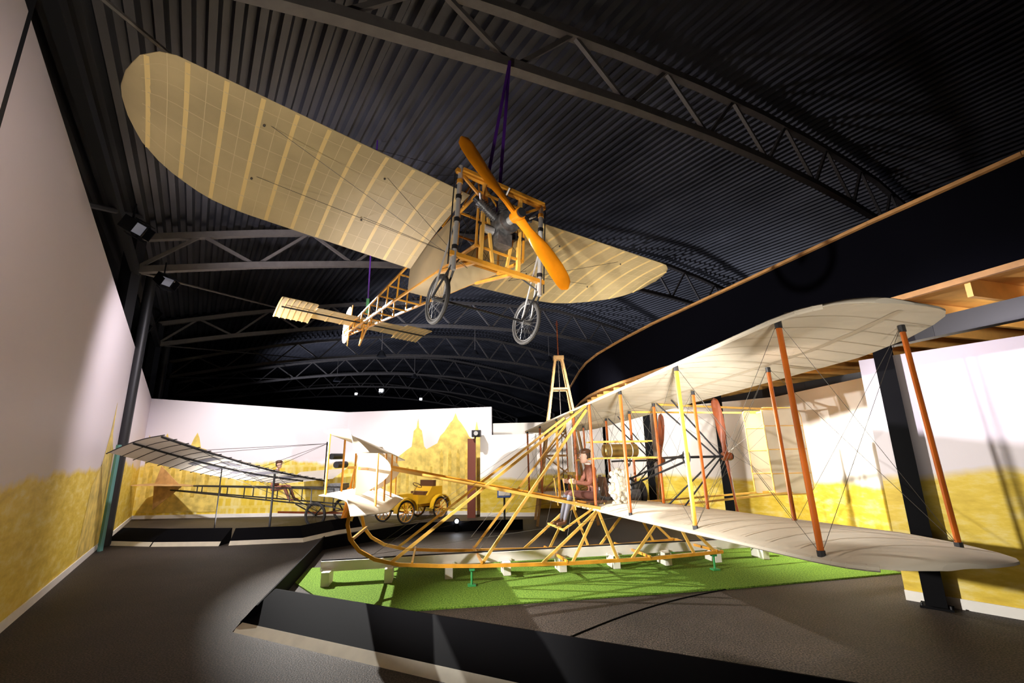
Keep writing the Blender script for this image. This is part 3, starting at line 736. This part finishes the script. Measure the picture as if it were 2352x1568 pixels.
for a,b,tilt in((-.95,.98,0),(-1.66,-.97,-.14),(1.0,1.62,-.06)):
    yt=[a+(b-a)*i/6 for i in range(7)]
    f=lambda c,y:.28+.04*math.sin(math.pi*c)+tilt*(c-.4)
    wing(mb,yt,tl if tilt==0 else (lambda y:5.78),tt if tilt==0 else(lambda y:6.78),f,.03,M['bfab'],mp=mpn,nx=8)
    for y in yt: strip_rib(mb,y,tl if tilt==0 else (lambda y:5.78),tt if tilt==0 else(lambda y:6.78),f,.03,-.018,M['brib'],mpn,n=6)
mb.cyl((-6.2,-1.6,.26),(-6.2,1.6,.26),.018,M['dsteel'])
pts=[]
for k in range(20): 
    a=2*math.pi*k/20; pts.append((-7.15-.36*math.cos(a)*(1 if math.cos(a)>0 else .75),-.01,.44+.46*math.copysign(abs(math.sin(a))**.7,math.sin(a))))
mb.prism(pts,(0,.02,0),M['fab'])
mb.cyl((-6.9,0,-.15),(-6.9,0,.88),.014,M['ywood'])
mb.beam((-5.7,0,.1),(-5.9,0,-.35),.03,.03,M['ywood']); mb.beam((-5.3,0,.1),(-5.9,0,-.35),.03,.03,M['ywood'])
child(mb,'tail',mo)
mb=MB()
for s in(-1,1):
    mb.cyl((-.7,s*.34,.36),(-1.0,0,1.15),.014,M['ywood']); mb.cyl((-1.3,s*.34,.34),(-1.0,0,1.15),.014,M['ywood'])
child(mb,'cabane',mo)
mb=MB()
top=V3((.05,6.05,8.0))
for q in((-.6,-.12,.38),(-.6,.12,.38)):
    p=MBl@V3(q); mb.beam(p,top,.045,.012,M['purple'],up=(0,1,0))
mb.obj('purple_lifting_sling')
mb=MB(); p=MBl@V3((-5.6,0,.3)); mb.beam(p,(p.x,p.y,9.3),.03,.012,M['purple'],up=(0,1,0)); mb.beam(p,(p.x,p.y,p.z+.35),.06,.03,M['green'],up=(0,1,0)); mb.obj('purple_lifting_sling.001')

# ================================================================ background MONOPLANE
m3=empty('monoplane.001')
mb=MB()
def bil(u,v):
    A0=V3((-5.75,14.75,1.30));A1=V3((-7.70,10.3,2.50));B0=V3((-7.3,15.2,1.20));B1=V3((-8.74,10.2,2.15))
    a=A0.lerp(A1,u);b=B0.lerp(B1,u);p=a.lerp(b,v);p.z+=.06*math.sin(math.pi*v)-.22*math.sin(math.pi*u)*.5; return p
rows=[[bil(u/12,v/8) for v in range(9)] for u in range(13)]
mb.grid(rows,M['awing'])
for u0,u1,v0,v1 in((.30,.37,.2,.75),(.42,.47,.2,.75),(.52,.62,.25,.4),(.52,.62,.6,.75),(.66,.70,.2,.75),(.12,.2,.25,.6)):
    mb.grid([[bil(u0+(u1-u0)*i/3,v0+(v1-v0)*j/4)-V3((0,0,.012)) for j in range(5)] for i in range(4)],M['apatch'])
for i in range(19):
    u=i/18
    for k in range(8): mb.cyl(bil(u,k/8*1.08-.04),bil(u,(k+1)/8*1.08-.04),.011,M['dsteel'],n=5)
for v in(0.02,.55): 
    for k in range(12): mb.cyl(bil(k/12,v)-V3((0,0,.03)),bil((k+1)/12,v)-V3((0,0,.03)),.022,M['dsteel'],n=6)
def bil2(u,v):
    A0=V3((-5.75,15.2,1.32));A1=V3((-5.9,16.85,1.6));B0=V3((-7.5,15.7,1.18));B1=V3((-7.6,17.0,1.5));a=A0.lerp(A1,u);b=B0.lerp(B1,u);return a.lerp(b,v)
mb.grid([[bil2(u/3,v/4) for v in range(5)] for u in range(4)],M['awing'])
mb.obj('wings',parent=m3)
mb=MB()
nose=V3((-5.3,14.75,0));ax=V3((-.955,.25,0)).normalized();si=V3((ax.y,-ax.x,0)).normalized()
def q3(a,s,z): return nose+ax*a+si*s+V3((0,0,z))
for s in(-.35,.35):
    mb.beam(q3(0,s,1.05),q3(6.6,s*.1,1.15),.03,.04,M['dsteel']); mb.beam(q3(0,s,.55),q3(6.6,s*.1,1.0),.03,.04,M['dsteel'])
    for a in(0,.8,1.6,2.5,3.4,4.4,5.4): mb.beam(q3(a,s*(1-a/7.3),.55+.068*a),q3(a,s*(1-a/7.3),1.05+.015*a),.025,.025,M['dsteel'])
    mb.wheel(q3(.35,s*1.9,.36),tuple(si),.36,.035,M['dsteel'],M['rubber'],M['dsteel'],ns=16)
    mb.beam(q3(.35,s*1.9,.36),q3(.3,s,.6),.03,.03,M['dsteel']); mb.beam(q3(.35,s*1.9,.36),q3(1.3,s,.62),.03,.03,M['dsteel'])
mb.beam(q3(.35,-.7,.36),q3(.35,.7,.36),.04,.04,M['rwood']); mb.beam(q3(-.6,0,.34),q3(2.2,0,.34),.05,.06,M['rwood'])
mb.box(q3(.1,0,1.0),(.5,.35,.4),M['engine'],RZ(-.26).to_3x3())
mb.beam(q3(.6,0,1.1),q3(.6,0,2.45),.05,.05,M['dsteel']); mb.cyl(q3(.25,-.25,2.0),q3(.25,.3,2.0),.09,M['dsteel'],n=12); mb.cyl(q3(.1,-.2,1.75),q3(.1,.3,1.75),.1,M['dsteel'],n=12)
propeller(mb,q3(-.3,0,1.0),tuple(-ax),(0.1,.2,1),1.05,.2,M['prop'])
mb.prism([q3(5.4,0,1.12),q3(7.2,-1.0,1.2),q3(7.6,0,1.2),q3(7.2,.4,1.2)],(0,0,.02),M['pwood']); mb.prism([q3(6.2,0,1.1),q3(7.3,0,.35),q3(7.4,0,1.15),q3(7.2,0,1.8)],tuple(si*.02),M['pwood'])
for uu in(.4,.8):
    for v in(.1,.6):
        mb.cyl(q3(.6,0,2.4),bil(uu,v),.006,M['wire'],n=4); mb.cyl(q3(.4,-.4,.4),bil(uu,v),.006,M['wire'],n=4)
mb.cyl(bil(.3,.3),V3((bil(.3,.3).x,bil(.3,.3).y,0)),.03,M['dsteel']); mb.cyl(bil(.55,.6),V3((bil(.55,.6).x,bil(.55,.6).y,.0)),.015,M['dsteel'])
mb.obj('airframe',parent=m3)
pil2=empty('pilot_mannequin.001')
def PP(a,s,z): return tuple(q3(a,s,z+.02))
pts={'pelvis':(PP(2.45,0,1.05),(.13,.11)),'waist':(PP(2.42,0,1.2),(.12,.1)),'chest':(PP(2.4,0,1.4),(.14,.11)),'neck':(PP(2.38,0,1.62),.05),'nk2':(PP(2.37,0,1.67),.047)}
ed=[('pelvis','waist'),('waist','chest'),('chest','neck'),('neck','nk2')]
for s,k in((-1,'l'),(1,'r')):
    pts['sh'+k]=(PP(2.4,s*.18,1.5),.06);pts['el'+k]=(PP(2.25,s*.24,1.27),.045);pts['wr'+k]=(PP(2.0,s*.15,1.3),.03)
    pts['hip'+k]=(PP(2.4,s*.09,1.02),.085);pts['kn'+k]=(PP(1.98,s*.11,1.1),.06);pts['an'+k]=(PP(1.75,s*.11,.72),.04);pts['to'+k]=(PP(1.58,s*.11,.69),.03)
    ed+=[('chest','sh'+k),('sh'+k,'el'+k),('el'+k,'wr'+k),('pelvis','hip'+k),('hip'+k,'kn'+k),('kn'+k,'an'+k),('an'+k,'to'+k)]
human('body',{'pts':pts,'edges':ed},lambda k,t,c:M['skin'] if k[1]=='nk2' else M['jacket'],None,pil2)
mb=MB(); head(mb,PP(2.34,0,1.77),tuple(-ax),cap=M['leather']); hand(mb,PP(2.0,-.15,1.3),tuple(-ax),(0,0,1),1); hand(mb,PP(2.0,.15,1.3),tuple(-ax),(0,0,1),-1); mb.obj('head_and_hands',parent=pil2)

# yellow vintage car
car=empty('vintage_car',Matrix.Translation((-3.25,15.55,0))@RZ(-2.2))
mb=MB()
mb.box((0,0,.45),(1.9,.5,.10),M['yellow']); mb.box((.55,0,.66),(.65,.42,.34),M['yellow']); mb.cyl((.88,0,.66),(.93,0,.66),.2,M['brass'],n=20)
mb.prism([(-.9,-.38,.5),(.15,-.38,.5),(.15,-.38,.78),(-.25,-.38,.74),(-.45,-.38,1.0),(-.9,-.38,1.0)],(0,.76,0),M['yellow'])
mb.box((-.35,0,.80),(.4,.6,.12),M['leather']); mb.box((-.62,0,1.02),(.12,.62,.34),M['leather'])
mb.cyl((.1,0,.7),(-.15,0,1.05),.014,M['brass']); mb.torus((-.15,0,1.05),(-.5,0,.8),.15,.012,M['leather'],n=20,k=6)
for s in(-1,1):
    mb.cyl((.86,s*.28,.78),(.98,s*.28,.78),.07,M['brass'],n=16)
    for x in(-.7,.75):
        mb.wheel((x,s*.52,.34),(0,1,0),.34,.03,M['ywood'],M['rubber'],M['ywood'],ns=12,hub=.05,sr=.014)
        mb.prism([(x+.42*math.cos(a),s*.52-.08,.34+.42*math.sin(a)) for a in [math.pi*k/8 for k in range(9)]]+[(x+.39*math.cos(a),s*.52-.08,.34+.39*math.sin(a)) for a in [math.pi*k/8 for k in range(8,-1,-1)]],(0,.16,0),M['yellow'])
for x in(-.7,.75): mb.cyl((x,-.52,.34),(x,.52,.34),.025,M['dsteel'])
child(mb,'body_and_wheels',car)

tw=MB(); cx,cy=1.46,14.4; ztop=4.9
for sx in(-1,1):
    for sy in(-1,1):
        tw.beam((cx+sx*.85,cy+sy*.7,0),(cx+sx*.10,cy+sy*.10,ztop),.07,.07,M['pwood'])
for z in(.9,1.9,2.9,3.9):
    k=1-z/ztop; ax_,ay=.10+.75*k,.10+.6*k
    c4=[(cx-ax_,cy-ay,z),(cx+ax_,cy-ay,z),(cx+ax_,cy+ay,z),(cx-ax_,cy+ay,z)]
    for a,b in zip(c4,c4[1:]+c4[:1]): tw.beam(a,b,.05,.06,M['pwood'])
    if z<2:
        k2=1-(z+1)/ztop;bx,by=.10+.75*k2,.10+.6*k2
        tw.beam(c4[0],(cx+bx,cy-by,z+1),.04,.04,M['pwood']); tw.beam(c4[1],(cx-bx,cy-by,z+1),.04,.04,M['pwood'])
tw.box((cx,cy,ztop),(.32,.32,.12),M['pwood']); tw.cyl((cx,cy,ztop),(cx,cy,6.05),.02,M['rwood'],n=8); tw.cyl((cx,cy,6.0),(cx,cy,6.15),.05,M['redbr'],r2=.01,n=10)
tw.cyl((cx,cy,ztop),(cx,cy,1.2),.012,M['wire'],n=6); tw.cyl((cx,cy,.8),(cx,cy,1.2),.16,M['dsteel'],n=16)
tw.obj('launching_derrick',smooth=False)
mb=MB(); mb.box((-1.42,15.9,1.25),(.26,.2,2.5),M['redbr']); mb.obj('red_brown_column',smooth=False)
mb=MB(); mb.box((-1.25,15.8,2.66),(.3,.35,.22),M['dsteel']); mb.cyl((-1.25,15.6,2.66),(-1.25,15.5,2.66),.07,M['steel'],n=14); mb.beam((-1.3,15.85,2.5),(-1.3,15.85,2.6),.05,.05,M['dsteel']); mb.obj('projector')
mb=MB(); mb.cyl((-.32,14.6,0),(-.32,14.6,.7),.03,M['dsteel']); mb.box((-.32,14.6,.85),(.42,.03,.32),M['blue'],RX(-.5).to_3x3()); mb.box((-.32,14.58,.85),(.34,.03,.2),M['white'],RX(-.5).to_3x3()); mb.box((-.32,14.6,.02),(.3,.3,.03),M['dsteel']); mb.obj('information_stand',smooth=False)

def flood(name,p,aim,on=True,s=1.0):
    p=V3(p);d=(V3(aim)-p).normalized();q=d.to_track_quat('-Z','Y').to_matrix()
    mb=MB(); mb.box(p-d*.08*s,(.26*s,.20*s,.16*s),M['black'],q); mb.box(p+d*.005*s,(.22*s,.16*s,.015),M['lens'] if on else M['lensd'],q)
    for sx,sy in((1,0),(-1,0),(0,1),(0,-1)):
        o=q@V3((sx*.16*s,sy*.13*s,-.07*s)); mb.box(p+o,(.012 if sx else .24*s,.012 if sy else .18*s,.14*s),M['black'],q)
    mb.cyl(p-d*.1*s,p-d*.1*s+V3((0,0,.35*s)),.015,M['black'])
    return mb.obj(name,smooth=False)
flood('stage_floodlight',(-5.60,6.3,5.35),(-2,6,3),False,1.0)
flood('stage_floodlight.001',(-8.2,10.3,6.1),(-3,9,2),False,1.2)
for i,(x,y,z) in enumerate(((-7.6,26.5,5.7),(-9.2,27,5.6),(-5.2,26,5.1))):
    o=flood('stage_floodlight.%03d'%(i+2),(x,y,z),(x*.5,y-10,2),True,.6 if i else 1.0)
mb=MB(); mb.cyl((-1.55,13.0,.0),(-1.55,13.0,.22),.05,M['black'],n=14); mb.sph((-1.55,12.98,.27),.05,M['lens'],12,8); mb.torus((-1.55,12.98,.27),(0,1,0),.065,.02,M['black'],n=18,k=6); mb.obj('floor_uplight')
for i,(s,t,) in enumerate(((10,20),(16,20),(22,20),(10,30),(16,30),(24,10),(28,20))):
    p=hp(s,t,zb(s)-1.2); mb=MB(); mb.cyl(p,p+V3((0,0,1.5)),.02,M['truss'],n=6); mb.cyl(p-V3((0,0,.3)),p,.28,M['dsteel'],r2=.1,n=16); mb.obj('pendant_lamp' if i==0 else 'pendant_lamp.%03d'%i)

# ---------------------------------------------------------------- lights
def spot(name,loc,aim,e,size=60,blend=.6,r=.12,col=(1,1,1)):
    l=D.lights.new(name,'SPOT'); l.energy=e; l.spot_size=math.radians(size); l.spot_blend=blend; l.shadow_soft_size=r; l.color=col
    o=D.objects.new(name,l); COL.objects.link(o); o.location=loc; o.rotation_euler=(V3(aim)-V3(loc)).to_track_quat('-Z','Y').to_euler(); return o
spot('spot_biplane_front',(-4.2,4.6,2.3),(2.4,7.4,1.8),3500,72,.8,.06,(1,.95,.87))
spot('spot_biplane_top',(-7.4,12.0,7.0),(-.4,8.2,.2),11500,46,.6,.05,(1,.97,.92))
spot('spot_underwing',(.9,1.8,1.2),(2.0,7.4,2.9),3200,42,.95,.1,(1,.96,.88))
spot('spot_added_tip_fill',(1.4,1.2,1.5),(3.6,5.2,2.8),260,60,.9,.1,(1,.92,.80))  # added out-of-view fill lamp to brighten the outer biplane wing
spot('spot_monoplane',(-1.6,1.6,1.4),(-1.9,5.2,5.2),480,95,.8,.1,(1,.93,.80))
spot('spot_monoplane_port',(-1.5,1.5,2.6),(2.0,7.4,5.1),1200,28,.8,.08,(1,.93,.80))
spot('spot_back_wall',(-8.5,11.5,6.6),(-8.8,17.2,1.2),2500,88,.8,.1,(1,.95,.94))
spot('spot_back_wall_right',(-3.0,12.0,6.4),(-2.5,17,1.4),2300,68,.8,.1,(1,.95,.88))
spot('spot_left_wall',(-4.5,9.5,6.2),(-9.6,11.0,1.6),1100,95,.9,.15,(1,.93,.96))
spot('spot_left_near',(-1.0,2.5,5.0),(-6.0,5.5,2.0),130,100,.9,.15,(1,.88,.92))
spot('spot_rear_right',(3.8,9.6,3.7),(6.6,9.4,1.5),1700,115,.8,.05,(1,.96,.88))
spot('spot_right_wall',(2.6,5.0,3.4),(6.4,5.3,1.4),520,95,.8,.04,(.98,.90,1))
spot('spot_derrick',(1.5,11.5,3.7),(2.6,15.8,1.6),1300,110,.7,.06,(1,.96,.9))
spot('spot_tail',(-4.5,6.8,6.4),(-4.6,8.6,5.2),200,90,.8,.08,(1,.9,.75))
spot('spot_added_wing_fill',(-7.2,12.3,.35),(-7.3,13.4,1.8),320,150,.8,.1,(1,.96,.92))  # added lamp without a fixture, brightens the background wing from below
spot('spot_joists',(7.0,5.2,3.3),(7.4,6.0,3.9),80,150,.8,.1,(1,.93,.8))
spot('spot_roof_left',(-6.5,8.5,4.5),(-3.0,13.0,9.5),1900,115,1,.3,(.92,.88,1))
spot('spot_roof_far',(-6,20,3.2),(2,30,9.5),4500,140,.9,.3,(.80,.84,1))
spot('spot_roof_far2',(-18,32,3.2),(-6,42,9.5),5000,140,.9,.3,(.75,.80,1))
spot('spot_roof_near',(-2,6.0,3.4),(0,9,9.5),130,140,.9,.3,(.9,.86,1))
w=D.worlds.new('hall_ambient'); SC.world=w; w.use_nodes=True; w.node_tree.nodes['Background'].inputs[0].default_value=(.6,.55,.7,1); w.node_tree.nodes['Background'].inputs[1].default_value=.02

# ---------------------------------------------------------------- camera
cd=D.cameras.new('camera'); cam=D.objects.new('camera',cd); COL.objects.link(cam)
cd.sensor_width=36; cd.lens=36*1061.34/2352; cd.clip_end=300
pi_,ro=.2411,-.019; cp,sp_=math.cos(pi_),math.sin(pi_); r0=V3((1,0,0)); u0=V3((0,-sp_,cp)); F=V3((0,cp,sp_))
r=math.cos(ro)*r0+math.sin(ro)*u0; u=-math.sin(ro)*r0+math.cos(ro)*u0
cam.matrix_world=Matrix.Translation((0,0,H))@Matrix((r,u,-F)).transposed().to_4x4()
SC.camera=cam
SC.view_settings.view_transform='Standard'
SC.view_settings.look='None'
